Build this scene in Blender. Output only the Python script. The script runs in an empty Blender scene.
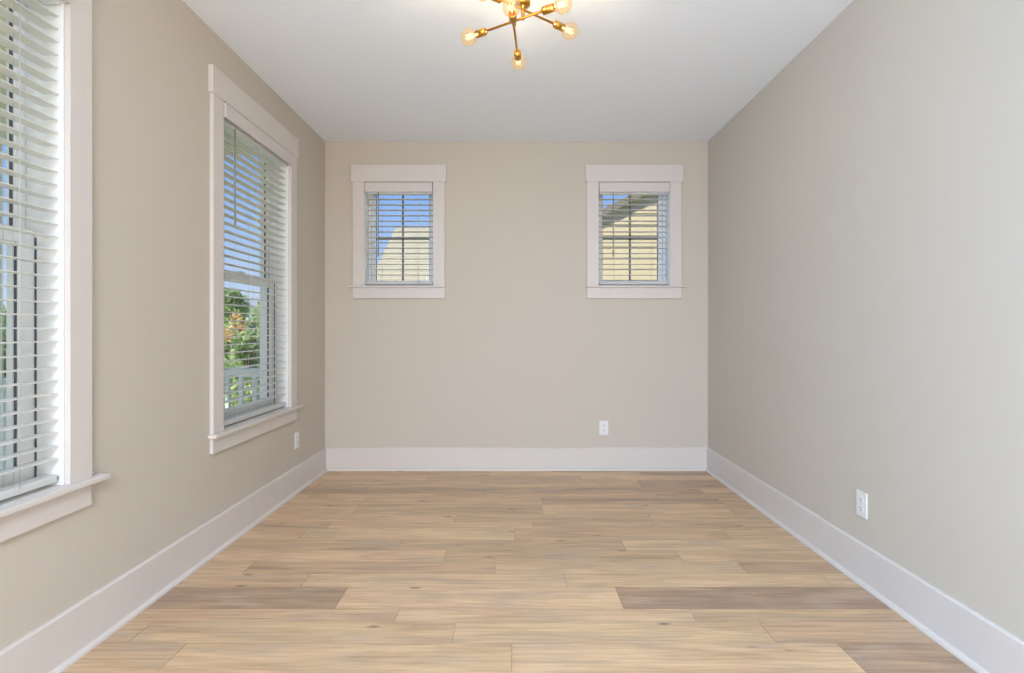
import bpy, bmesh, math, random
from mathutils import Vector, Matrix
R = random.Random(7)
C = bpy.context.scene.collection
sc = bpy.context.scene

# ------------------------------------------------------------------ camera
FPX = 521.0                      # focal length in pixels of a 1024 px wide frame
EYE = 1.177
cam_d = bpy.data.cameras.new('camera')
cam = bpy.data.objects.new('camera', cam_d); C.objects.link(cam)
cam_d.sensor_width = 36.0
cam_d.lens = FPX / 1024 * 36.0
cam_d.shift_x = -2.5 / 1024
cam_d.shift_y = -7.5 / 1024
cam_d.clip_start = 0.02; cam_d.clip_end = 300
cam.location = (0, 0, EYE)
cam.rotation_euler = (math.pi/2, 0, 0)
sc.camera = cam

# ------------------------------------------------------------------ colour management
vs = sc.view_settings
vs.view_transform = 'Standard'; vs.look = 'None'; vs.gamma = 1.0
vs.exposure = 0.0; vs.use_curve_mapping = False

def srgb(r, g, b):
    def f(c):
        c /= 255.0
        return c/12.92 if c <= .04045 else ((c+.055)/1.055)**2.4
    return (f(r), f(g), f(b), 1.0)

# ------------------------------------------------------------------ sky
w = bpy.data.worlds.new('sky'); sc.world = w; w.use_nodes = True
nt = w.node_tree; nt.nodes.clear()
tc = nt.nodes.new('ShaderNodeTexCoord'); sep = nt.nodes.new('ShaderNodeSeparateXYZ')
rmp = nt.nodes.new('ShaderNodeValToRGB'); bgn = nt.nodes.new('ShaderNodeBackground'); wo = nt.nodes.new('ShaderNodeOutputWorld')
nt.links.new(tc.outputs['Generated'], sep.inputs[0]); nt.links.new(sep.outputs['Z'], rmp.inputs[0])
nt.links.new(rmp.outputs[0], bgn.inputs[0]); nt.links.new(bgn.outputs[0], wo.inputs[0])
cr = rmp.color_ramp
cr.elements[0].position = 0.0; cr.elements[0].color = srgb(214, 226, 244)
cr.elements[1].position = 1.0; cr.elements[1].color = srgb(70, 120, 215)
e = cr.elements.new(.12); e.color = srgb(178, 206, 250)
e = cr.elements.new(.26); e.color = srgb(136, 180, 248)
e = cr.elements.new(.5); e.color = srgb(104, 155, 238)
bgn.inputs['Strength'].default_value = 1.1

# ------------------------------------------------------------------ sun, and fill lights added behind the camera to brighten the room
sun_d = bpy.data.lights.new('sun', 'SUN'); sun_d.energy = 6.0; sun_d.angle = math.radians(.6)
sun_d.color = (1.0, .93, .80)
sun = bpy.data.objects.new('sun', sun_d); C.objects.link(sun)
sun.rotation_euler = Vector((-.40, -.55, .73)).to_track_quat('Z', 'Y').to_euler()
sun.location = (-6, -6, 9)

def area(name, loc, direction, sx, sy, power, col):
    d = bpy.data.lights.new(name, 'AREA'); d.shape = 'RECTANGLE'; d.size = sx; d.size_y = sy
    d.energy = power; d.color = col
    o = bpy.data.objects.new(name, d); C.objects.link(o); o.location = loc
    o.rotation_euler = Vector(direction).to_track_quat('-Z', 'Y').to_euler()
    return o
area('fill_rear', (.0, -4.42, 1.25), (0, 1, 0), 2.6, 2.2, 108, (1.0, .80, .64))  # added warm fill light, set at the unseen rear opening
area('fill_rear_overhead', (0, -2.5, 2.70), (0, 0, -1), 1.2, 1.2, 278, (.695, .855, 1.09))  # added cool fill from above, no fixture behind it
area('fill_side', (-1.54, -1.5, 1.45), (1, .1, .3), 2.1, 1.7, 142, (.35, .69, 1.12))  # added blue fill from the left, cools the right wall

# ------------------------------------------------------------------ materials
def newmat(name):
    m = bpy.data.materials.new(name); m.use_nodes = True
    n = m.node_tree; b = n.nodes['Principled BSDF']
    return m, n, b
def mat(name, col, rough=.5, metal=0.0, var=0.0, scale=8.0, bump=0.0, bscale=60.0, spec=.5, trans=0.0):
    m, n, b = newmat(name)
    b.inputs['Roughness'].default_value = rough; b.inputs['Metallic'].default_value = metal
    b.inputs['Specular IOR Level'].default_value = spec
    c = srgb(*col)
    t = n.nodes.new('ShaderNodeTexCoord')
    ns = n.nodes.new('ShaderNodeTexNoise'); ns.inputs['Scale'].default_value = scale; ns.inputs['Detail'].default_value = 3
    n.links.new(t.outputs['Object'], ns.inputs['Vector'])
    mx = n.nodes.new('ShaderNodeMix'); mx.data_type = 'RGBA'
    mx.inputs[6].default_value = tuple(min(1, x*(1-var)) for x in c[:3])+(1,)
    mx.inputs[7].default_value = tuple(min(1, x*(1+var)) for x in c[:3])+(1,)
    n.links.new(ns.outputs['Fac'], mx.inputs[0]); n.links.new(mx.outputs[2], b.inputs['Base Color'])
    if bump:
        nb = n.nodes.new('ShaderNodeTexNoise'); nb.inputs['Scale'].default_value = bscale
        n.links.new(t.outputs['Object'], nb.inputs['Vector'])
        bp = n.nodes.new('ShaderNodeBump'); bp.inputs['Strength'].default_value = bump; bp.inputs['Distance'].default_value = .002
        n.links.new(nb.outputs['Fac'], bp.inputs['Height']); n.links.new(bp.outputs[0], b.inputs['Normal'])
    if trans:
        tr = n.nodes.new('ShaderNodeBsdfTranslucent'); tr.inputs[0].default_value = c
        ms = n.nodes.new('ShaderNodeMixShader'); ms.inputs[0].default_value = trans
        n.links.new(b.outputs[0], ms.inputs[1]); n.links.new(tr.outputs[0], ms.inputs[2])
        n.links.new(ms.outputs[0], n.nodes['Material Output'].inputs[0])
    return m
M = {}
M['wall'] = mat('greige_wall_paint', (203, 194, 181), .75, var=.015, scale=2.0, bump=.08, bscale=220, spec=.3)
M['ceiling'] = mat('white_ceiling_paint', (243, 248, 255), .8, var=.01, scale=2.0, bump=.1, bscale=160, spec=.2)
M['trim'] = mat('white_trim_paint', (216, 209, 203), .4, var=.01, spec=.4)
M['vinyl'] = mat('white_window_vinyl', (236, 238, 238), .35, var=.01)
M['seal'] = mat('dark_window_seal', (84, 88, 96), .6)
M['muntin'] = mat('window_grille_grey', (120, 116, 112), .5)
M['blind'] = mat('white_faux_wood_blind', (242, 242, 238), .45, var=.01, trans=.45)
M['valance'] = mat('blind_valance_white', (212, 206, 202), .45, var=.01)
M['cord'] = mat('blind_cord', (200, 198, 192), .8)
M['wand'] = mat('tilt_wand_plastic', (150, 146, 142), .3)
M['plate'] = mat('white_outlet_plastic', (232, 231, 228), .3, var=.005)
M['slot'] = mat('outlet_slot_dark', (70, 68, 66), .6)
M['screw'] = mat('plate_screw', (205, 204, 200), .35)
M['brass'] = mat('satin_brass', (212, 160, 72), .28, metal=1.0, var=.05, scale=30)
M['porch'] = mat('porch_paint_pale_teal', (222, 232, 228), .5, var=.02)
M['porchceil'] = mat('porch_ceiling_beadboard', (234, 234, 204), .6, var=.02)
M['deck'] = mat('porch_decking', (214, 210, 202), .7, var=.08, scale=6)
M['grass'] = mat('lawn', (126, 130, 92), .9, var=.3, scale=3, bump=.5, bscale=20)
M['siding'] = mat('cream_lap_siding', (214, 197, 160), .7, var=.02)
M['fascia'] = mat('shade_toned_rake_board', (134, 127, 108), .6, var=.02)  # shade in the colour: darkened so the sunlit board blends with shaded siding
M['pale_siding'] = mat('pale_grey_siding', (206, 210, 214), .7, var=.02)
M['shingle'] = mat('sun_bleached_shingles', (184, 176, 152), .9, var=.16, scale=9, bump=.5, bscale=40)
M['grey_shingle'] = mat('grey_shingles', (150, 156, 164), .9, var=.12, scale=9)
M['bark'] = mat('bark', (112, 92, 74), .9, var=.2, scale=12, bump=.5, bscale=30)
M['houseglass'] = mat('dark_window_pane', (70, 84, 98), .1)

def glass_mat():
    m = bpy.data.materials.new('clear_window_glass'); m.use_nodes = True; n = m.node_tree; n.nodes.clear()
    o = n.nodes.new('ShaderNodeOutputMaterial'); t = n.nodes.new('ShaderNodeBsdfTransparent')
    g = n.nodes.new('ShaderNodeBsdfGlossy'); g.inputs['Roughness'].default_value = .02
    t.inputs[0].default_value = (.94, .96, .95, 1)
    f = n.nodes.new('ShaderNodeFresnel'); f.inputs['IOR'].default_value = 1.4
    x = n.nodes.new('ShaderNodeMixShader')
    ge = n.nodes.new('ShaderNodeNewGeometry'); iv = n.nodes.new('ShaderNodeMath'); iv.operation = 'SUBTRACT'; iv.inputs[0].default_value = 1
    mu = n.nodes.new('ShaderNodeMath'); mu.operation = 'MULTIPLY'          # reflect at the outer face only
    n.links.new(ge.outputs['Backfacing'], iv.inputs[1]); n.links.new(iv.outputs[0], mu.inputs[0]); n.links.new(f.outputs[0], mu.inputs[1])
    n.links.new(mu.outputs[0], x.inputs[0]); n.links.new(t.outputs[0], x.inputs[1]); n.links.new(g.outputs[0], x.inputs[2])
    n.links.new(x.outputs[0], o.inputs[0]); return m
M['glass'] = glass_mat()
def bulb_mat():
    m = bpy.data.materials.new('amber_bulb_glass'); m.use_nodes = True; n = m.node_tree; n.nodes.clear()
    o = n.nodes.new('ShaderNodeOutputMaterial'); t = n.nodes.new('ShaderNodeBsdfTransparent')
    t.inputs[0].default_value = (1.0, .87, .68, 1)
    g = n.nodes.new('ShaderNodeBsdfGlossy'); g.inputs['Roughness'].default_value = .05
    em = n.nodes.new('ShaderNodeEmission'); em.inputs[0].default_value = (1.0, .74, .42, 1); em.inputs[1].default_value = .09
    lw = n.nodes.new('ShaderNodeLayerWeight'); lw.inputs[0].default_value = .35
    x = n.nodes.new('ShaderNodeMixShader'); a = n.nodes.new('ShaderNodeAddShader')
    mm = n.nodes.new('ShaderNodeMath'); mm.operation = 'MULTIPLY'; mm.inputs[1].default_value = .5
    n.links.new(lw.outputs['Facing'], mm.inputs[0])
    n.links.new(mm.outputs[0], x.inputs[0]); n.links.new(t.outputs[0], x.inputs[1]); n.links.new(g.outputs[0], x.inputs[2])
    n.links.new(x.outputs[0], a.inputs[0]); n.links.new(em.outputs[0], a.inputs[1])
    n.links.new(a.outputs[0], o.inputs[0]); return m
M['bulb'] = bulb_mat()
def emis(name, col, s):
    m = bpy.data.materials.new(name); m.use_nodes = True; n = m.node_tree; n.nodes.clear()
    o = n.nodes.new('ShaderNodeOutputMaterial'); em = n.nodes.new('ShaderNodeEmission')
    em.inputs[0].default_value = col; em.inputs[1].default_value = s
    n.links.new(em.outputs[0], o.inputs[0]); return m
M['filament'] = emis('glowing_filament', (1.0, .84, .58, 1), 2.4)

def floor_mat():
    m, n, b = newmat('oak_plank_laminate')
    N = n.nodes.new; L = n.links.new
    uv = N('ShaderNodeUVMap'); uv.uv_map = 'plank'
    at = N('ShaderNodeAttribute'); at.attribute_name = 'tone'; at.attribute_type = 'GEOMETRY'
    def noise(sx, sy, scale, detail, dist=0.0):
        mp = N('ShaderNodeMapping'); mp.inputs['Scale'].default_value = (sx, sy, 1)
        L(uv.outputs[0], mp.inputs[0])
        q = N('ShaderNodeTexNoise'); q.inputs['Scale'].default_value = scale; q.inputs['Detail'].default_value = detail
        q.inputs['Distortion'].default_value = dist
        L(mp.outputs[0], q.inputs['Vector']); return q
    broad = noise(1.1, 9, 1.6, 3, .6)          # soft grey and warm bands along a plank
    grain = noise(2.4, 42, 1.8, 8, .9)         # fine fibres
    patch = noise(1.5, 4, 2.2, 2, .3)
    base = N('ShaderNodeValToRGB'); r = base.color_ramp
    r.elements[0].position = 0; r.elements[0].color = srgb(174, 148, 126)
    r.elements[1].position = 1; r.elements[1].color = srgb(234, 203, 164)
    e = r.elements.new(.5); e.color = srgb(212, 180, 145)
    ad = N('ShaderNodeMath'); ad.operation = 'MULTIPLY_ADD'; ad.inputs[1].default_value = 1.5; ad.inputs[2].default_value = -.75
    L(broad.outputs['Fac'], ad.inputs[0])
    ad2 = N('ShaderNodeMath'); ad2.operation = 'ADD'; L(ad.outputs[0], ad2.inputs[0])
    sp = N('ShaderNodeSeparateXYZ'); L(at.outputs['Vector'], sp.inputs[0]); L(sp.outputs['X'], ad2.inputs[1])
    L(ad2.outputs[0], base.inputs[0])
    # grey wash
    gw = N('ShaderNodeMix'); gw.data_type = 'RGBA'; gw.inputs[7].default_value = srgb(196, 174, 154)
    gr = N('ShaderNodeMapRange'); gr.inputs[1].default_value = .48; gr.inputs[2].default_value = .72; gr.inputs[4].default_value = .6
    L(patch.outputs['Fac'], gr.inputs[0]); L(gr.outputs[0], gw.inputs[0])
    hu = N('ShaderNodeMix'); hu.data_type = 'RGBA'; hu.blend_type = 'MULTIPLY'; hu.inputs[0].default_value = 1     # some planks are pinker, some yellower
    hm = N('ShaderNodeMix'); hm.data_type = 'RGBA'; hm.inputs[6].default_value = (.99, 1.0, .965, 1); hm.inputs[7].default_value = (1.0, .965, .965, 1)
    L(sp.outputs['Y'], hm.inputs[0]); L(base.outputs[0], hu.inputs[6]); L(hm.outputs[2], hu.inputs[7]); L(hu.outputs[2], gw.inputs[6])
    # grain
    gm = N('ShaderNodeMix'); gm.data_type = 'RGBA'; gm.blend_type = 'MULTIPLY'; gm.inputs[0].default_value = 1.0
    g2 = N('ShaderNodeValToRGB'); g2.color_ramp.elements[0].position = .3; g2.color_ramp.elements[0].color = (.78, .74, .70, 1)
    g2.color_ramp.elements[1].position = .62; g2.color_ramp.elements[1].color = (1.0, 1.0, 1.0, 1)
    L(grain.outputs['Fac'], g2.inputs[0]); L(gw.outputs[2], gm.inputs[6]); L(g2.outputs[0], gm.inputs[7])
    # arched growth rings
    wm = N('ShaderNodeMapping'); wm.inputs['Scale'].default_value = (.9, 7.0, 1); L(uv.outputs[0], wm.inputs[0])
    wv = N('ShaderNodeTexWave'); wv.wave_type = 'BANDS'; wv.bands_direction = 'Y'; wv.inputs['Scale'].default_value = 1.6
    wv.inputs['Distortion'].default_value = 9.0; wv.inputs['Detail'].default_value = 3; wv.inputs['Detail Scale'].default_value = .7
    L(wm.outputs[0], wv.inputs['Vector'])
    wr = N('ShaderNodeMapRange'); wr.inputs[1].default_value = .0; wr.inputs[2].default_value = .3; wr.inputs[3].default_value = .94; wr.inputs[4].default_value = 1.0
    L(wv.outputs['Fac'], wr.inputs[0])
    wx = N('ShaderNodeVectorMath'); wx.operation = 'SCALE'; L(gm.outputs[2], wx.inputs[0]); L(wr.outputs[0], wx.inputs['Scale'])
    # knots
    mp = N('ShaderNodeMapping'); mp.inputs['Scale'].default_value = (1.0, 3.2, 1); L(uv.outputs[0], mp.inputs[0])
    vo = N('ShaderNodeTexVoronoi'); vo.inputs['Scale'].default_value = 3.0; L(mp.outputs[0], vo.inputs['Vector'])
    kn = N('ShaderNodeMapRange'); kn.inputs[1].default_value = .02; kn.inputs[2].default_value = .11; kn.inputs[3].default_value = 2.0; kn.inputs[4].default_value = 0
    L(vo.outputs['Distance'], kn.inputs[0])
    km = N('ShaderNodeMix'); km.data_type = 'RGBA'; km.inputs[7].default_value = srgb(120, 96, 74)
    kk = N('ShaderNodeMath'); kk.operation = 'MULTIPLY'; L(kn.outputs[0], kk.inputs[0]); L(grain.outputs['Fac'], kk.inputs[1])
    L(kk.outputs[0], km.inputs[0]); L(wx.outputs[0], km.inputs[6]); L(km.outputs[2], b.inputs['Base Color'])
    b.inputs['Roughness'].default_value = .42; b.inputs['Specular IOR Level'].default_value = .45
    bp = N('ShaderNodeBump'); bp.inputs['Strength'].default_value = .12; bp.inputs['Distance'].default_value = .001
    L(grain.outputs['Fac'], bp.inputs['Height']); L(bp.outputs[0], b.inputs['Normal'])
    return m
M['floor'] = floor_mat()
def leaf_mat(name, lo, hi):
    m, n, b = newmat(name)
    at = n.nodes.new('ShaderNodeAttribute'); at.attribute_name = 'tone'
    sp = n.nodes.new('ShaderNodeSeparateXYZ'); n.links.new(at.outputs['Vector'], sp.inputs[0])
    mx = n.nodes.new('ShaderNodeMix'); mx.data_type = 'RGBA'; mx.inputs[6].default_value = srgb(*lo); mx.inputs[7].default_value = srgb(*hi)
    n.links.new(sp.outputs['X'], mx.inputs[0]); n.links.new(mx.outputs[2], b.inputs['Base Color'])
    b.inputs['Roughness'].default_value = .45
    tr = n.nodes.new('ShaderNodeBsdfTranslucent'); n.links.new(mx.outputs[2], tr.inputs[0])
    ms = n.nodes.new('ShaderNodeMixShader'); ms.inputs[0].default_value = .35
    n.links.new(b.outputs[0], ms.inputs[1]); n.links.new(tr.outputs[0], ms.inputs[2])
    n.links.new(ms.outputs[0], n.nodes['Material Output'].inputs[0])
    return m
M['leaf'] = leaf_mat('green_leaves', (128, 164, 98), (222, 236, 172))
M['leaf_orange'] = leaf_mat('orange_leaves', (240, 184, 112), (250, 226, 160))

# ------------------------------------------------------------------ mesh building
class MB:
    def __init__(s): s.bm = bmesh.new()
    def box(s, x0, x1, y0, y1, z0, z1):
        x0, x1 = sorted((x0, x1)); y0, y1 = sorted((y0, y1)); z0, z1 = sorted((z0, z1))
        v = [s.bm.verts.new(p) for p in ((x0,y0,z0),(x1,y0,z0),(x1,y1,z0),(x0,y1,z0),(x0,y0,z1),(x1,y0,z1),(x1,y1,z1),(x0,y1,z1))]
        for f in ((3,2,1,0),(4,5,6,7),(0,1,5,4),(1,2,6,5),(2,3,7,6),(3,0,4,7)):
            s.bm.faces.new([v[i] for i in f])
        return s
    def prism(s, pts, fn, a, b):
        """closed 2-D outline pts swept from a to b; fn(p, q, t) -> 3-D"""
        A = [s.bm.verts.new(fn(p, q, a)) for p, q in pts]; B = [s.bm.verts.new(fn(p, q, b)) for p, q in pts]
        n = len(pts)
        for i in range(n): s.bm.faces.new((A[i], A[(i+1) % n], B[(i+1) % n], B[i]))
        s.bm.faces.new(A[::-1]); s.bm.faces.new(B); return s
    def lathe(s, base, axis, prof, seg=24, smooth=True):
        """prof = [(distance along axis, radius)...]"""
        q = Vector(axis).normalized().to_track_quat('Z', 'Y'); base = Vector(base)
        rings = []
        for t, r in prof:
            if r < 1e-6: rings.append([s.bm.verts.new(base + q @ Vector((0, 0, t)))])
            else: rings.append([s.bm.verts.new(base + q @ Vector((r*math.cos(2*math.pi*k/seg), r*math.sin(2*math.pi*k/seg), t))) for k in range(seg)])
        for a, b in zip(rings, rings[1:]):
            for k in range(seg):
                k2 = (k+1) % seg
                if len(a) == 1 and len(b) == 1: continue
                if len(a) == 1: f = s.bm.faces.new((a[0], b[k], b[k2]))
                elif len(b) == 1: f = s.bm.faces.new((a[k], b[0], a[k2]))
                else: f = s.bm.faces.new((a[k], b[k], b[k2], a[k2]))
                f.smooth = smooth
        return s
    def tube(s, a, b, r, seg=16):
        a, b = Vector(a), Vector(b); l = (b-a).length
        return s.lathe(a, b-a, [(0, 0), (0, r), (l, r), (l, 0)], seg)
    def path(s, pts, r, seg=8):
        for a, b in zip(pts, pts[1:]): s.tube(a, b, r, seg)
        return s
    def build(s, name, m, parent=None, bevel=0.0, origin=None):
        bmesh.ops.recalc_face_normals(s.bm, faces=s.bm.faces)
        me = bpy.data.meshes.new(name)
        o = bpy.data.objects.new(name, me); C.objects.link(o)
        if parent is not None:
            r = parent
            org = Vector((0, 0, 0))
            while r is not None: org += Vector(r.location); r = r.parent
        else:
            if origin is None:
                xs = [v.co for v in s.bm.verts]
                org = Vector(((min(c.x for c in xs)+max(c.x for c in xs))/2, (min(c.y for c in xs)+max(c.y for c in xs))/2, min(c.z for c in xs)))
            else: org = Vector(origin)
            o.location = org
        bmesh.ops.translate(s.bm, verts=s.bm.verts, vec=-org)
        s.bm.to_mesh(me); s.bm.free()
        if isinstance(m, str): m = M[m]
        me.materials.append(m)
        if parent is not None: o.parent = parent
        if bevel:
            md = o.modifiers.new('bevel', 'BEVEL'); md.width = bevel; md.segments = 2; md.limit_method = 'ANGLE'; md.angle_limit = math.radians(50)
        return o
def empty(name, loc):
    o = bpy.data.objects.new(name, None); C.objects.link(o); o.location = loc; o.empty_display_size = .1
    return o
def thing(o, label, cat, group=None):
    o['label'] = label; o['category'] = cat
    if group: o['group'] = group
    return o
def struct(o, label=None):
    o['kind'] = 'structure'
    if label: o['label'] = label
    return o

# ------------------------------------------------------------------ room dimensions (metres)
XL, XR, YB, YR, H = -1.582, 1.615, 4.35, -4.5, 2.742
T = .20                                     # wall thickness
OPEN_L = dict(z0=.630, z1=2.403)
WIN = {                                     # u0,u1 opening; z0,z1
    1: ('L', 2.80, 3.648, .630, 2.403),
    2: ('L', 1.01, 1.831, .630, 2.403),
    3: ('B', -1.250, -.677, 1.538, 2.400),
    4: ('B', .700, 1.293, 1.538, 2.400),
}
def wallgrid(mb, holes, a0, a1, z0, z1, fn):
    """solid wall pieces around rectangular holes; fn(a0,a1,z0,z1) adds a box"""
    hs = sorted(holes); cur = a0
    for (h0, h1, hz0, hz1) in hs:
        fn(cur, h0, z0, z1); fn(h0, h1, z0, hz0); fn(h0, h1, hz1, z1); cur = h1
    fn(cur, a1, z0, z1)

# left wall
mb = MB()
holes = [(-2.7, -.3, .55, 2.35)] + [(WIN[k][1], WIN[k][2], WIN[k][3]-.02, WIN[k][4]) for k in (2, 1)]
wallgrid(mb, holes, YR, YB, 0, H, lambda a, b, c, d: mb.box(XL-T, XL, a, b, c, d))
struct(mb.build('wall_left', 'wall'))
mb = MB()
holes = [(WIN[k][1], WIN[k][2], WIN[k][3]-.02, WIN[k][4]) for k in (3, 4)]
wallgrid(mb, holes, XL-T, XR+T, 0, H, lambda a, b, c, d: mb.box(a, b, YB, YB+T, c, d))
struct(mb.build('wall_back', 'wall'))
mb = MB(); mb.box(XR, XR+T, YR, YB, 0, H); struct(mb.build('wall_right', 'wall'))
mb = MB()
wallgrid(mb, [(-1.35, 1.35, 0.0, 2.4)], XL-T, XR+T, -.001, H, lambda a, b, c, d: (mb.box(a, b, YR-T, YR, c, d) if d-c > .01 else None))
struct(mb.build('wall_rear', 'wall'))
mb = MB(); mb.box(XL-T, XR+T, YR-T, YB+T, H, H+.25); struct(mb.build('ceiling', 'ceiling'))

# floor: planks as one mesh
rows = [(1.770, 1.953), (1.953, 2.0965), (2.0965, 2.191), (2.191, 2.375), (2.375, 2.505), (2.505, 2.630), (2.630, 2.770), (2.770, 2.906), (2.906, 3.080)]
offs = {0: -.01, 1: -.235, 2: -.484, 3: .459, 4: .24, 5: -.094, 6: -.36, 7: -.624, 8: 0.0, 9: .11}
tones = {(0, -1): .62, (0, 0): .66, (0, 1): .12, (0, -2): .42, (1, -1): .55, (1, 0): .60, (1, 1): .45, (1, -2): .45, (2, -1): .5, (2, 0): .72, (2, 1): .42,
         (3, -1): .8, (3, -2): .06, (3, 0): .02, (4, -1): .70, (4, 0): .68, (4, -2): .55, (5, -1): .40, (5, 0): .66, (5, 1): .3, (6, -1): .84, (6, 0): .42, (6, 1): .66,
         (7, -1): .45, (7, 0): .40, (8, -1): .86, (8, 0): .5}
pat = [.184, .13, .0945, .1435]
y = 3.08; k = 2
while y < YB:
    wd = pat[k % 4]; rows.append((y, y+wd)); y += wd; k += 1
y = 1.770; k = 1; pre = []
while y > YR:
    wd = pat[k % 4]; pre.append((y-wd, y)); y -= wd; k += 1
nr = len(rows)
allrows = [(i, r) for i, r in enumerate(rows)] + [(-1-i, r) for i, r in enumerate(pre)]
bm = bmesh.new(); uvl = bm.loops.layers.uv.new('plank'); tl = bm.faces.layers.float_vector.new('tone')
def quad(x0, x1, y0, y1, z, tone, u0=0, v0=0, flat=True):
    v = [bm.verts.new(p) for p in ((x0, y0, z), (x1, y0, z), (x1, y1, z), (x0, y1, z))]
    f = bm.faces.new(v); f[tl] = (tone, R.random(), 0)
    for l, (a, b) in zip(f.loops, ((x0, y0), (x1, y0), (x1, y1), (x0, y1))): l[uvl].uv = (a+u0, b+v0)
    return v
G = .0009
for i, (y0, y1) in allrows:
    y1 = min(y1, YB+.001)
    if y1 <= y0: continue
    off = offs.get(i, R.uniform(-.6, .6)); Lp = 1.217
    for kx in range(-3, 4):
        x0 = off+kx*Lp; x1 = x0+Lp
        a, b = max(x0, XL-.01), min(x1, XR+.01)
        if b-a < .01: continue
        t = tones.get((i, kx), R.choice((.3, .5, .6, .7, .75, .85)) + R.uniform(-.08, .08))
        u0, v0 = R.uniform(0, 60), R.uniform(0, 60)
        top = quad(a+G, b-G, y0+G, y1-G, 0, t, u0, v0)
        low = [bm.verts.new((p.co.x, p.co.y, -.004)) for p in top]
        for q in range(4):
            f = bm.faces.new((top[q], low[q], low[(q+1) % 4], top[(q+1) % 4])); f[tl] = (-.6, -.6, -.6)
            for l in f.loops: l[uvl].uv = (l.vert.co.x, l.vert.co.y)
quad(XL-T, XR+T, YR-T, YB+T, -.0035, -1.2)
for zz in (-.25,): quad(XL-T, XR+T, YR-T, YB+T, zz, -1.2)
me = bpy.data.meshes.new('floor'); bm.normal_update(); bm.to_mesh(me); bm.free(); me.materials.append(M['floor'])
fo = bpy.data.objects.new('floor', me); C.objects.link(fo); struct(fo)

# baseboards with shoe moulding
BH, BT = .188, .014
prof = [(0, 0), (BT, 0), (BT, BH-.008), (BT-.005, BH), (0, BH)]
shoe = [(BT, 0), (BT+.017, 0), (BT+.016, .008), (BT+.011, .015), (BT+.004, .019), (BT, .019)]
def base(name, fn, a, b):
    root = MB().prism(prof, fn, a, b).build(name, 'trim'); struct(root)
    MB().prism(shoe, fn, a, b).build('shoe_molding', 'trim', root)
base('baseboard_left', lambda p, q, t: (XL+p, t, q), YR, YB)
base('baseboard_right', lambda p, q, t: (XR-p, t, q), YR, YB)
base('baseboard_back', lambda p, q, t: (t, YB-p, q), XL+.001, XR-.001)

# ------------------------------------------------------------------ windows and blinds
def frame_of(side):
    if side == 'L': return lambda u, d, z: (XL-d, u, z)
    return lambda u, d, z: (u, YB+d, z)
def ubox(mb, P, u0, u1, d0, d1, z0, z1):
    a = P(u0, d0, z0); b = P(u1, d1, z1)
    return mb.box(a[0], b[0], a[1], b[1], a[2], b[2])

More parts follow.
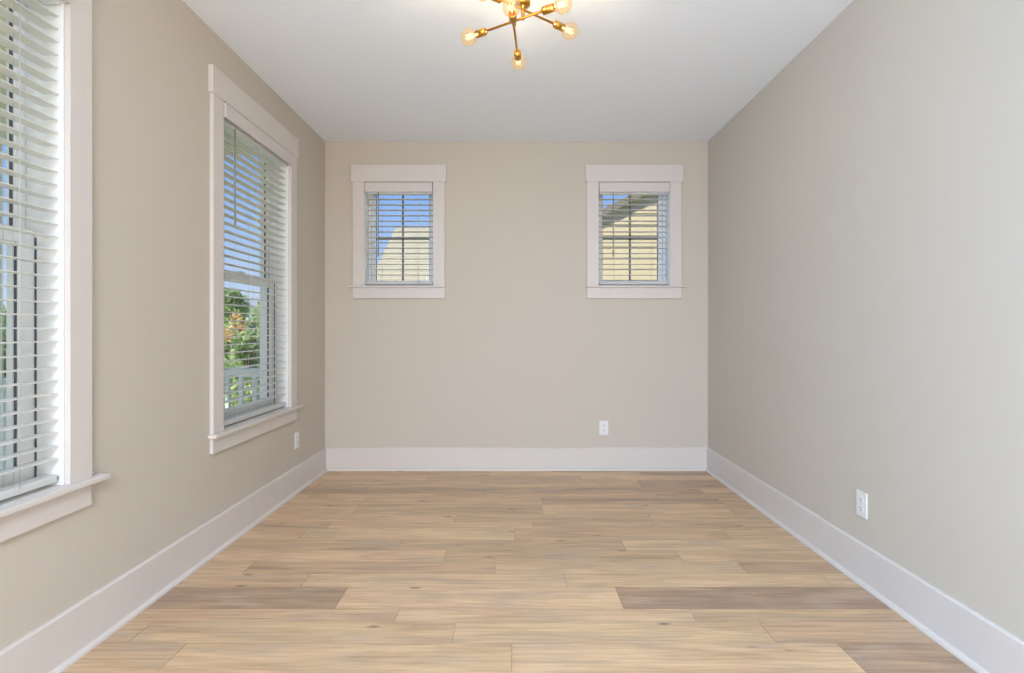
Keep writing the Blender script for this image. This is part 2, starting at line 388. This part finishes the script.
def window(n):
    side, u0, u1, z0, z1 = WIN[n]; P = frame_of(side)
    left = side == 'L'
    root = empty('window_%d' % n, P((u0+u1)/2, 0, z0)); struct(root)
    cw = .097 if left else .0965
    # side casings
    for nm, a, b in (('side_casing', u0-cw, u0), ('side_casing', u1, u1+cw+0)):
        mb = MB(); ubox(mb, P, a, b, -.020, 0, z0, z1); mb.build(nm, 'trim', root, .0015)
    mb = MB(); ubox(mb, P, u0-cw-.013, u1+cw+.014, -.025, 0, z1, z1+.1425); mb.build('head_casing', 'trim', root, .0015)
    o0, o1 = {1: (.02, .062), 2: (.05, .055), 3: (.035, .002), 4: (.012, .035)}[n]
    mb = MB(); pj = .046 if left else .036; th = .020 if left else .016
    ubox(mb, P, u0-cw-o0, u1+cw+o1, -pj, 0, z0-th, z0); ubox(mb, P, u0, u1, 0, .13, z0-th, z0)
    mb.build('window_sill', 'trim', root, .004)
    mb = MB(); ubox(mb, P, u0-cw, u1+cw+0, -.018, 0, z0-th-.090 if not left else z0-th-.083, z0-th); mb.build('apron', 'trim', root, .0015)
    # jamb liner
    j = .004
    mb = MB(); ubox(mb, P, u0, u0+j, 0, T, z0, z1); ubox(mb, P, u1-j, u1, 0, T, z0, z1); ubox(mb, P, u0, u1, 0, T, z1-j, z1); ubox(mb, P, u0+j, u1-j, .13, T, z0-.005, z0+.02)
    mb.build('jamb', 'vinyl', root)
    def sash(a0, a1, b0, b1, d, st, top, bot, thick=.03, gl='glass_pane'):
        mb = MB(); ubox(mb, P, a0, a0+st, d, d+thick, b0, b1); ubox(mb, P, a1-st, a1, d, d+thick, b0, b1)
        ubox(mb, P, a0+st, a1-st, d, d+thick, b0, b0+bot); ubox(mb, P, a0+st, a1-st, d, d+thick, b1-top, b1)
        s = mb.build('sash', 'vinyl', root, .002)
        g = MB(); ubox(g, P, a0+st, a1-st, d+thick*.5-.002, d+thick*.5+.002, b0+bot, b1-top); g.build(gl, 'glass', s)
        q = MB(); e = .004
        for (aa, bb, cc, dd) in ((a0+st, a0+st+e, b0+bot, b1-top), (a1-st-e, a1-st, b0+bot, b1-top)):
            ubox(q, P, aa, bb, d+thick*.5-.005, d+thick*.5+.005, cc, dd)
        q.build('glazing_seal', 'seal', s)
        return s
    a0, a1 = u0+j, u1-j
    if left:
        zm = 1.497
        # vinyl frame tracks at the outer edge
        mb = MB(); ubox(mb, P, a0, a0+.012, .135, .185, z0+.02, z1-j); ubox(mb, P, a1-.012, a1, .135, .185, z0+.02, z1-j); ubox(mb, P, a0, a1, .135, .185, z1-.03, z1-j)
        mb.build('frame_track', 'vinyl', root, .002)
        q = MB(); ubox(q, P, a1-.003, a1+.0, .0935, .0975, z0+.02, zm); ubox(q, P, a0, a0+.003, .0935, .0975, z0+.02, zm); q.build('track_gap', 'seal', root)
        sash(a0+.003, a1-.003, z0+.012, zm+.025, .098, .055, .05, .06)
        sash(a0+.002, a1-.002, zm-.022, z1-.006, .130, .036, .05, .045)
        lk = MB(); uc = (u0+u1)/2; ubox(lk, P, uc-.03, uc+.03, .100, .125, zm+.025, zm+.035); lk.build('sash_lock', 'vinyl', root, .002)
    else:
        s = sash(a0, a1, z0+.004, z1-j, .135, .052, .058, .052)
        zc = 1.955; uc = (u0+u1)/2
        mb = MB(); g0 = .146
        ubox(mb, P, uc-.008, uc+.008, g0, g0+.008, z0+.056, z1-.062); ubox(mb, P, a0+.052, a1-.052, g0, g0+.008, zc-.008, zc+.008)
        mb.build('grille', 'muntin', root)
        mb = MB()
        for (p_, q_, r_, t_) in ((a0, a0+.02, z0+.02, z1-j), (a1-.02, a1, z0+.02, z1-j)): ubox(mb, P, p_, q_, .105, .134, r_, t_)
        mb.build('frame_track', 'vinyl', root, .002)
    return root
for n in WIN: window(n)

BL = {1: 'white slatted blind, full height, in the tall left-wall window nearest the back corner',
      2: 'white slatted blind in the left-wall window cut off by the photo edge',
      3: 'white slatted blind in the small back-wall window at left, sky behind it',
      4: 'white slatted blind in the small back-wall window at right, cream siding behind it'}
def blind(n):
    side, u0, u1, z0, z1 = WIN[n]; P = frame_of(side); left = side == 'L'
    root = empty('window_blind', P((u0+u1)/2, .04, z0))
    thing(root, BL[n], 'blind', 'white slatted blinds in the four windows')
    a0, a1 = u0+.005, u1-.005
    b0, b1 = u0+.010, u1-.010
    zt = z1-.006
    mb = MB(); ubox(mb, P, a0, a1, -.030, -.022, zt-.080, zt); ubox(mb, P, a0, a0+.006, -.022, .03, zt-.080, zt); ubox(mb, P, a1-.006, a1, -.022, .03, zt-.080, zt)
    mb.build('valance', 'valance', root, .003)
    mb = MB(); ubox(mb, P, b0, b1, .006, .062, zt-.086, zt+.001); mb.build('headrail', 'vinyl', root, .002)
    ds0, ds1 = (.012, .062)
    zb = z0+.013
    mb = MB(); ubox(mb, P, b0, b1, ds0, ds1, zb, zb+.026); mb.build('bottom_rail', 'blind', root, .004)
    pitch = .0455; z = zt-.128; mb = MB(); zs = []
    while z > zb+.045:
        dm = (ds0+ds1)/2                           # slightly crowned slat
        pr = [(ds0, 0), (dm, .0022), (ds1, 0), (ds1, .0028), (dm, .0050), (ds0, .0028)]
        mb.prism(pr, lambda p, q, t: P(t, p, z+q), b0, b1); zs.append(z); z -= pitch
    mb.build('slats', 'blind', root)
    mb = MB(); cu = [b0+(b1-b0)*f for f in ((.18, .5, .82) if left else (.22, .77))]
    for u in cu:
        for d in (ds0-.002, ds1+.002): mb.path([P(u, d, zb+.02), P(u, d, zt-.08)], .0009, 6)
        mb.path([P(u+.006, (ds0+ds1)/2, zb+.02), P(u+.006, (ds0+ds1)/2, zt-.08)], .0009, 6)
    mb.build('ladder_cords', 'cord', root)
    wu = (u0+.115) if not left else (u0+.165)
    wz = 1.814 if not left else 1.80
    if n == 4: wu = .826
    if n == 3: wu = -1.139
    mb = MB(); dw = -.0 if not left else .004
    mb.tube(P(wu, .008, wz), P(wu, .008, zt-.075), .0038 if left else .0045, 8); mb.tube(P(wu, .008, wz-.03), P(wu, .008, wz+.02), .0058, 8)
    mb.build('tilt_wand', 'wand', root)
    if n == 2:
        mb = MB(); ub = u1-.01
        mb.box(*(XL-.020, XL-.012), ub-.006, ub, zb+.008, zb+.018); mb.build('end_clip', 'wand', root)
for n in WIN: blind(n)

# ------------------------------------------------------------------ outlets
def outlet(loc, nrm, label):
    root = empty('wall_outlet', loc); thing(root, label, 'outlet', 'duplex outlets on the walls')
    n = Vector(nrm); s = Vector((-n.y, n.x, 0)); L = Vector(loc)
    def P(a, d, z): v = L + s*a + n*d; return (v.x, v.y, L.z+z)
    def bx(mb, a0, a1, d0, d1, z0, z1):
        p, q = P(a0, d0, z0), P(a1, d1, z1); mb.box(p[0], q[0], p[1], q[1], p[2], q[2])
    mb = MB(); bx(mb, -.037, .037, 0, .006, -.059, .059); mb.build('cover_plate', 'plate', root, .003)
    for zc in (.0205, -.0205):
        mb = MB(); pts = []
        for k in range(20):
            a = 2*math.pi*k/20; pts.append((.0172*math.cos(a), max(-.0135, min(.0135, .0172*math.sin(a)))))
        mb.prism(pts, lambda p, q, t: P(p, t, q+zc), .006, .0078)
        r = mb.build('receptacle', 'plate', root)
        mb = MB(); bx(mb, -.0075, -.0052, .0078, .0082, zc-.001, zc+.0075); bx(mb, .0052, .0075, .0078, .0082, zc-.001, zc+.0075)
        mb.lathe(P(0, .0078, zc-.0075), n, [(0, .0026), (.0004, .0026), (.0004, 0)], 10)
        mb.build('slots', 'slot', r)
    mb = MB(); mb.lathe(P(0, .006, 0), n, [(0, .0035), (.0008, .0035), (.0014, 0)], 12); mb.build('screw', 'screw', root)
outlet((XL, 3.782, .37), (1, 0, 0), 'white outlet low on the left wall, near the back corner')
outlet((.745, YB, .352), (0, -1, 0), 'white outlet low on the back wall under the right small window')
outlet((XR, 2.418, .364), (-1, 0, 0), 'white outlet low on the bare right wall')

# ------------------------------------------------------------------ chandelier
HUB = Vector((.036, 2.205, 0))
ch = empty('sputnik_ceiling_light', (HUB.x, HUB.y, H))
thing(ch, 'brass sputnik ceiling light with lit amber globe bulbs on crossing rods', 'ceiling light')
MB().lathe((HUB.x, HUB.y, H), (0, 0, -1), [(0, 0), (0, .065), (.018, .065), (.024, .060), (.024, 0)], 40).build('canopy', 'brass', ch, .001)
MB().tube((HUB.x, HUB.y, H-.02), (HUB.x, HUB.y, 2.487), .0075).build('stem', 'brass', ch)
MB().lathe((HUB.x, HUB.y, 2.600), (0, 0, -1), [(0, 0), (0, .028), (.004, .031), (.050, .031), (.055, .028), (.055, 0)], 32).build('hub', 'brass', ch)
def arm(pa, pb, da, db):
    """rod between two bulb centres; the rod stops da/db before them"""
    pa, pb = Vector(pa), Vector(pb); d = (pb-pa).normalized()
    rod = MB().tube(pa + d*.085, pb - d*.085, .0052).build('rod', 'brass', ch)
    for c, o in ((pa, -d), (pb, d)):
        # o points outwards (from the rod to the bulb)
        st = c - o*.092
        MB().lathe(st, o, [(0, 0), (0, .011), (.003, .0165), (.050, .0165), (.050, .013), (.047, .013)], 24).build('socket', 'brass', ch)
        b0 = c - o*.050
        pr = [(0, .0125), (.010, .0125), (.018, .017)]
        for k in range(1, 14):
            a = math.pi*(.24+.76*k/13); pr.append((.050 - .037*math.cos(a), .037*math.sin(a)))
        pr[-1] = (pr[-1][0], 0)
        bl = MB().lathe(b0, o, pr, 32).build('bulb', 'bulb', ch)
        f = MB(); q = Vector(o).to_track_quat('Z', 'Y'); pts = []
        for k in range(9):
            a = 2*math.pi*k/8; r = .010
            pts.append(b0 + q @ Vector((r*math.cos(a), r*math.sin(a), .028 if k % 2 == 0 else .066)))
        f.path(pts, .0011, 6); f.path([b0+q @ Vector((0, 0, .01)), b0+q @ Vector((0, 0, .05))], .0016, 6)
        f.build('filament', 'filament', bl)
        ld = bpy.data.lights.new('bulb_light', 'POINT'); ld.energy = 1.6; ld.color = (1, .96, .88); ld.shadow_soft_size = .004
        lo = bpy.data.objects.new('bulb_light', ld); C.objects.link(lo); lo.location = c
arm((-.2046, 2.343, 2.490), (.196, 2.105, 2.490), 0, 0)            # A - C
arm((.251, 2.355, 2.524), (-.130, 2.076, 2.524), 0, 0)             # D - F
arm((-.012, 2.108, 2.480), (.0195, 2.543, 2.480), 0, 0)             # B - E
MB().tube((-.0015, 2.222, 2.472), (-.0015, 2.222, 2.498), .0085).build('joint', 'brass', ch)

# ------------------------------------------------------------------ outdoors: porch on the left side
GZ = -.45
mb = MB(); mb.box(-70, 70, -30, 110, GZ-.1, GZ); struct(mb.build('ground', 'grass'))
PXO, PYE = -3.68, 4.78
mb = MB()
xx = PXO
while xx < XL-T-.01:
    mb.box(xx, min(xx+.138, XL-T-.001), -4.7, PYE+.05, -.10, -.07); xx += .142
mb.box(PXO+.02, XL-T-.01, -4.68, PYE+.03, GZ, -.101)
struct(mb.build('porch_floor', 'deck'))
mb = MB(); mb.box(PXO-.25, XL-T-.001, -4.7, PYE+.30, 2.87, 2.99)
xx = PXO-.2
while xx < XL-T-.1: mb.box(xx, xx+.085, -4.7, PYE+.05, 2.862, 2.87); xx += .09
struct(mb.build('porch_ceiling', 'porchceil'))
mb = MB(); mb.box(PXO-.09, PXO+.09, -4.7, PYE+.09, 2.60, 2.86); struct(mb.build('porch_beam', 'porch'))
def post(x, y, s, label):
    mb = MB(); mb.box(x-s, x+s, y-s, y+s, -.07, 2.60)
    mb.box(x-s-.018, x+s+.018, y-s-.018, y+s+.018, -.07, .06); mb.box(x-s-.018, x+s+.018, y-s-.018, y+s+.018, 2.50, 2.60)
    o = mb.build('porch_post', 'porch', None, .004); thing(o, label, 'post', 'square porch posts')
post(PXO, 3.62, .062, 'pale teal square porch post seen through the cut-off left window')
post(PXO, 4.80, .062, 'square porch post at the outer porch corner')
def railing(p0, p1, label):
    p0, p1 = Vector(p0), Vector(p1); d = (p1-p0).normalized(); s = Vector((-d.y, d.x, 0)); L = (p1-p0).length
    root = empty('porch_railing', (p0+p1)/2 + Vector((0, 0, 0))); thing(root, label, 'railing')
    def bar(a, b, hw, z0, z1, name):
        m = MB(); m.prism([(-hw, z0), (hw, z0), (hw, z1), (-hw, z1)], lambda p, q, t: tuple(p0+d*t+s*p+Vector((0, 0, q-p0.z))), a, b)
        return m.build(name, 'porch', root, .003)
    bar(0, L, .045, .775, .815, 'top_rail'); bar(0, L, .02, .735, .775, 'top_subrail'); bar(0, L, .02, .02, .06, 'bottom_rail')
    n = int(L/.118)
    for k in range(n):
        t = L*(k+.5)/n; bar(t-.019, t+.019, .019, .06, .735, 'baluster')
railing((PXO+.09, PYE+.03, -.07), (XL-T-.05, PYE+.03, -.07), 'pale painted railing across the porch end, seen through the tall left window')
railing((PXO, 3.71, -.07), (PXO, 4.70, -.07), 'short side railing between the two porch posts')

# ------------------------------------------------------------------ trees
def tree(name, x, y, h, rad, n, label, cat, m='leaf', trunk=True, zlow=.15, size=.07, seed=1, lobes=7):
    rr = random.Random(seed)
    root = empty(name, (x, y, GZ)); thing(root, label, cat)
    cs = []
    for k in range(lobes):
        a = rr.uniform(0, 6.28); q = rr.uniform(.1, .75)*rad
        cs.append((Vector((x+q*math.cos(a), y+q*math.sin(a), GZ+h*rr.uniform(zlow+.15, .85))), rad*rr.uniform(.35, .6)))
    cs.append((Vector((x, y, GZ+h-.35*rad)), .35*rad))
    st = MB()
    st.lathe((x, y, GZ), (0, 0, 1), [(0, .06), (h*.3, .045), (h*.6, .03), (h*.8, .01)], 8)
    for c, r in cs: st.tube((x, y, GZ+h*.25), tuple(c), .014, 6)
    st.build('trunk', 'bark', root)
    bm = bmesh.new(); tl = bm.faces.layers.float_vector.new('tone')
    for k in range(int(n*1.6)):
        c, r = rr.choice(cs)
        v = Vector((rr.gauss(0, 1), rr.gauss(0, 1), rr.gauss(0, 1))).normalized()*r*(rr.random()**.4)
        p = c+v; p.z = max(p.z, GZ+.05)
        q = Vector((rr.gauss(0, 1), rr.gauss(0, 1), rr.gauss(0, 1)+.6)).to_track_quat('Z', 'Y') @ Matrix.Rotation(rr.uniform(0, 6.28), 3, 'Z').to_quaternion()
        s = size*rr.uniform(.6, 1.3)
        vs_ = [bm.verts.new(p + q @ Vector(a)*s) for a in ((-.9, 0, 0), (-.2, -.38, .1), (.6, -.28, .06), (1, 0, -.12), (.6, .28, .06), (-.2, .38, .1))]
        f = bm.faces.new(vs_); t = rr.random(); f[tl] = (t, t, t)
    bmesh.ops.translate(bm, verts=bm.verts, vec=-Vector((x, y, GZ)))
    me = bpy.data.meshes.new('foliage'); bm.to_mesh(me); bm.free(); me.materials.append(M[m])
    o = bpy.data.objects.new('foliage', me); C.objects.link(o); o.parent = root
tree('young_tree', -6.45, 11.8, 2.55, .75, 2600, 'green leafy tree seen at the left edge of the tall left window', 'tree', seed=3)
tree('young_tree', -5.15, 11.45, 2.50, .60, 1700, 'green leafy tree reaching toward the right of the tall left window', 'tree', seed=5)
tree('flowering_shrub', -4.75, 8.85, 1.92, .30, 90, 'small orange-leaved shrub among the green trees', 'shrub', m='leaf_orange', seed=8, zlow=.6, lobes=3, size=.055)
tree('garden_bush', -5.35, 9.95, 1.75, .70, 2400, 'dense green bush just beyond the porch end', 'bush', seed=11, zlow=0)
tree('garden_bush', -4.05, 7.9, 1.6, .62, 2400, 'low green bush behind the right end of the porch railing', 'bush', seed=12, zlow=0)
tree('garden_bush', -3.6, 6.9, .95, .5, 1200, 'low shrub close behind the porch balusters', 'bush', seed=15, zlow=0)
tree('garden_bush', -8.6, 8.7, 2.0, .9, 2000, 'green bush beyond the outer porch post', 'bush', seed=17, zlow=0)

# ------------------------------------------------------------------ neighbouring houses
def siding_wall(mb, outline_fn, x0, x1, z0, z1, y, step=.17):
    """lap boards facing -Y; outline_fn(z) -> (xa, xb) limits at height z"""
    z = z0
    while z < z1-.01:
        zz = min(z+step, z1); a0, b0 = outline_fn(z); a1, b1 = outline_fn(zz)
        if b0-a0 < .02: break
        if b1-a1 < .02: a1 = b1 = (a1+b1)/2
        v = [mb.bm.verts.new(p) for p in ((a0, y-.016, z), (b0, y-.016, z), (b1, y-.002, zz), (a1, y-.002, zz), (a0, y, z), (b0, y, z), (b1, y, zz), (a1, y, zz))]
        for f in ((0, 1, 2, 3), (0, 4, 5, 1), (4, 7, 6, 5), (0, 3, 7, 4), (1, 5, 6, 2), (3, 2, 6, 7)): mb.bm.faces.new([v[i] for i in f])
        z = zz
# house B: cream gable end behind the right window
YBh = 8.0; xa, xr, xb = .75, 6.0, 11.25
zr = lambda x: 2.89 + .5*((x if x < xr else 2*xr-x)-1.344)         # underside line of the roof at the wall
root = empty('neighbour_house', (xr, YBh+3, GZ)); thing(root, 'cream lap-sided house with sloping gable, filling the right back window', 'house')
def lim(z):
    t = (z-2.89)/.5+1.344
    return (max(xa, t), min(xb, 2*xr-t))
mb = MB(); siding_wall(mb, lim, xa, xb, GZ, zr(xr), YBh)
mb.prism([(xa, GZ), (xb, GZ), (xb, zr(xb)), (xr, zr(xr)), (xa, zr(xa))], lambda p, q, t: (p, t, q), YBh+.001, YBh+6.8)
mb.build('siding', 'siding', root)
th = .10
mb = MB()
for sgn in (1, -1):
    xe = xa-.35 if sgn == 1 else xb+.35
    mb.prism([(xe, zr(xe)-.0), (xr, zr(xr)), (xr, zr(xr)+th), (xe, zr(xe)+th)], lambda p, q, t: (p, t, q), YBh-.09, YBh+7.0)
mb.build('roof', 'shingle', root)
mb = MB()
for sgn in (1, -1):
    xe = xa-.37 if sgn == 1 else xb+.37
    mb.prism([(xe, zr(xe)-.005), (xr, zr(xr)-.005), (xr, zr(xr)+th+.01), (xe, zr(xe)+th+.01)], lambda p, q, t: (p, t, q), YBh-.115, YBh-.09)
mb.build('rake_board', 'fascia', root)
# house A: roof slope behind the left window
root = empty('neighbour_house', (0, 19.5, GZ)); thing(root, 'house with pale shingled roof slope behind the left small back window', 'house')
mb = MB(); mb.prism([(16.4, GZ), (22.6, GZ), (22.6, 2.75), (19.5, 4.75), (16.4, 2.75)], lambda p, q, t: (t, p, q), -4.1, .9); mb.build('siding', 'siding', root)
mb = MB()
n = 24
for sgn in (1, -1):
    for k in range(n):                                             # courses of shingles
        f0, f1 = k/n, (k+1)/n
        ya = 19.5 - sgn*3.55*(1-f0); yb = 19.5 - sgn*3.55*(1-f1)
        za = 2.56+2.38*f0; zb = 2.56+2.38*f1
        mb.prism([(ya, za), (yb, zb), (yb, zb+.03), (ya, za+.055)], lambda p, q, t: (t, p, q), -4.45, 1.2)
mb.build('roof', 'shingle', root)
mb = MB(); mb.box(-4.46, 1.21, 19.42, 19.58, 4.93, 4.99); mb.build('ridge_cap', 'grey_shingle', root)
# house C: far grey-roofed house beyond the trees
root = empty('neighbour_house', (-14.5, 34, GZ)); thing(root, 'distant pale house with grey roof, glimpsed above the bushes', 'house')
mb = MB(); mb.prism([(32, GZ), (38, GZ), (38, 1.9), (35, 3.2), (32, 1.9)], lambda p, q, t: (t, p, q), -19.5, -10.5); mb.build('siding', 'pale_siding', root)
mb = MB()
for sgn in (1, -1): mb.prism([(35-sgn*3.4, 1.75), (35, 3.2), (35, 3.32), (35-sgn*3.4, 1.87)], lambda p, q, t: (t, p, q), -19.8, -10.2)
mb.build('roof', 'grey_shingle', root)
for xw in (-18, -16, -14, -12): MB().box(xw-.4, xw+.4, 31.96, 31.995, .5, 1.6).build('window_pane', 'houseglass', root)
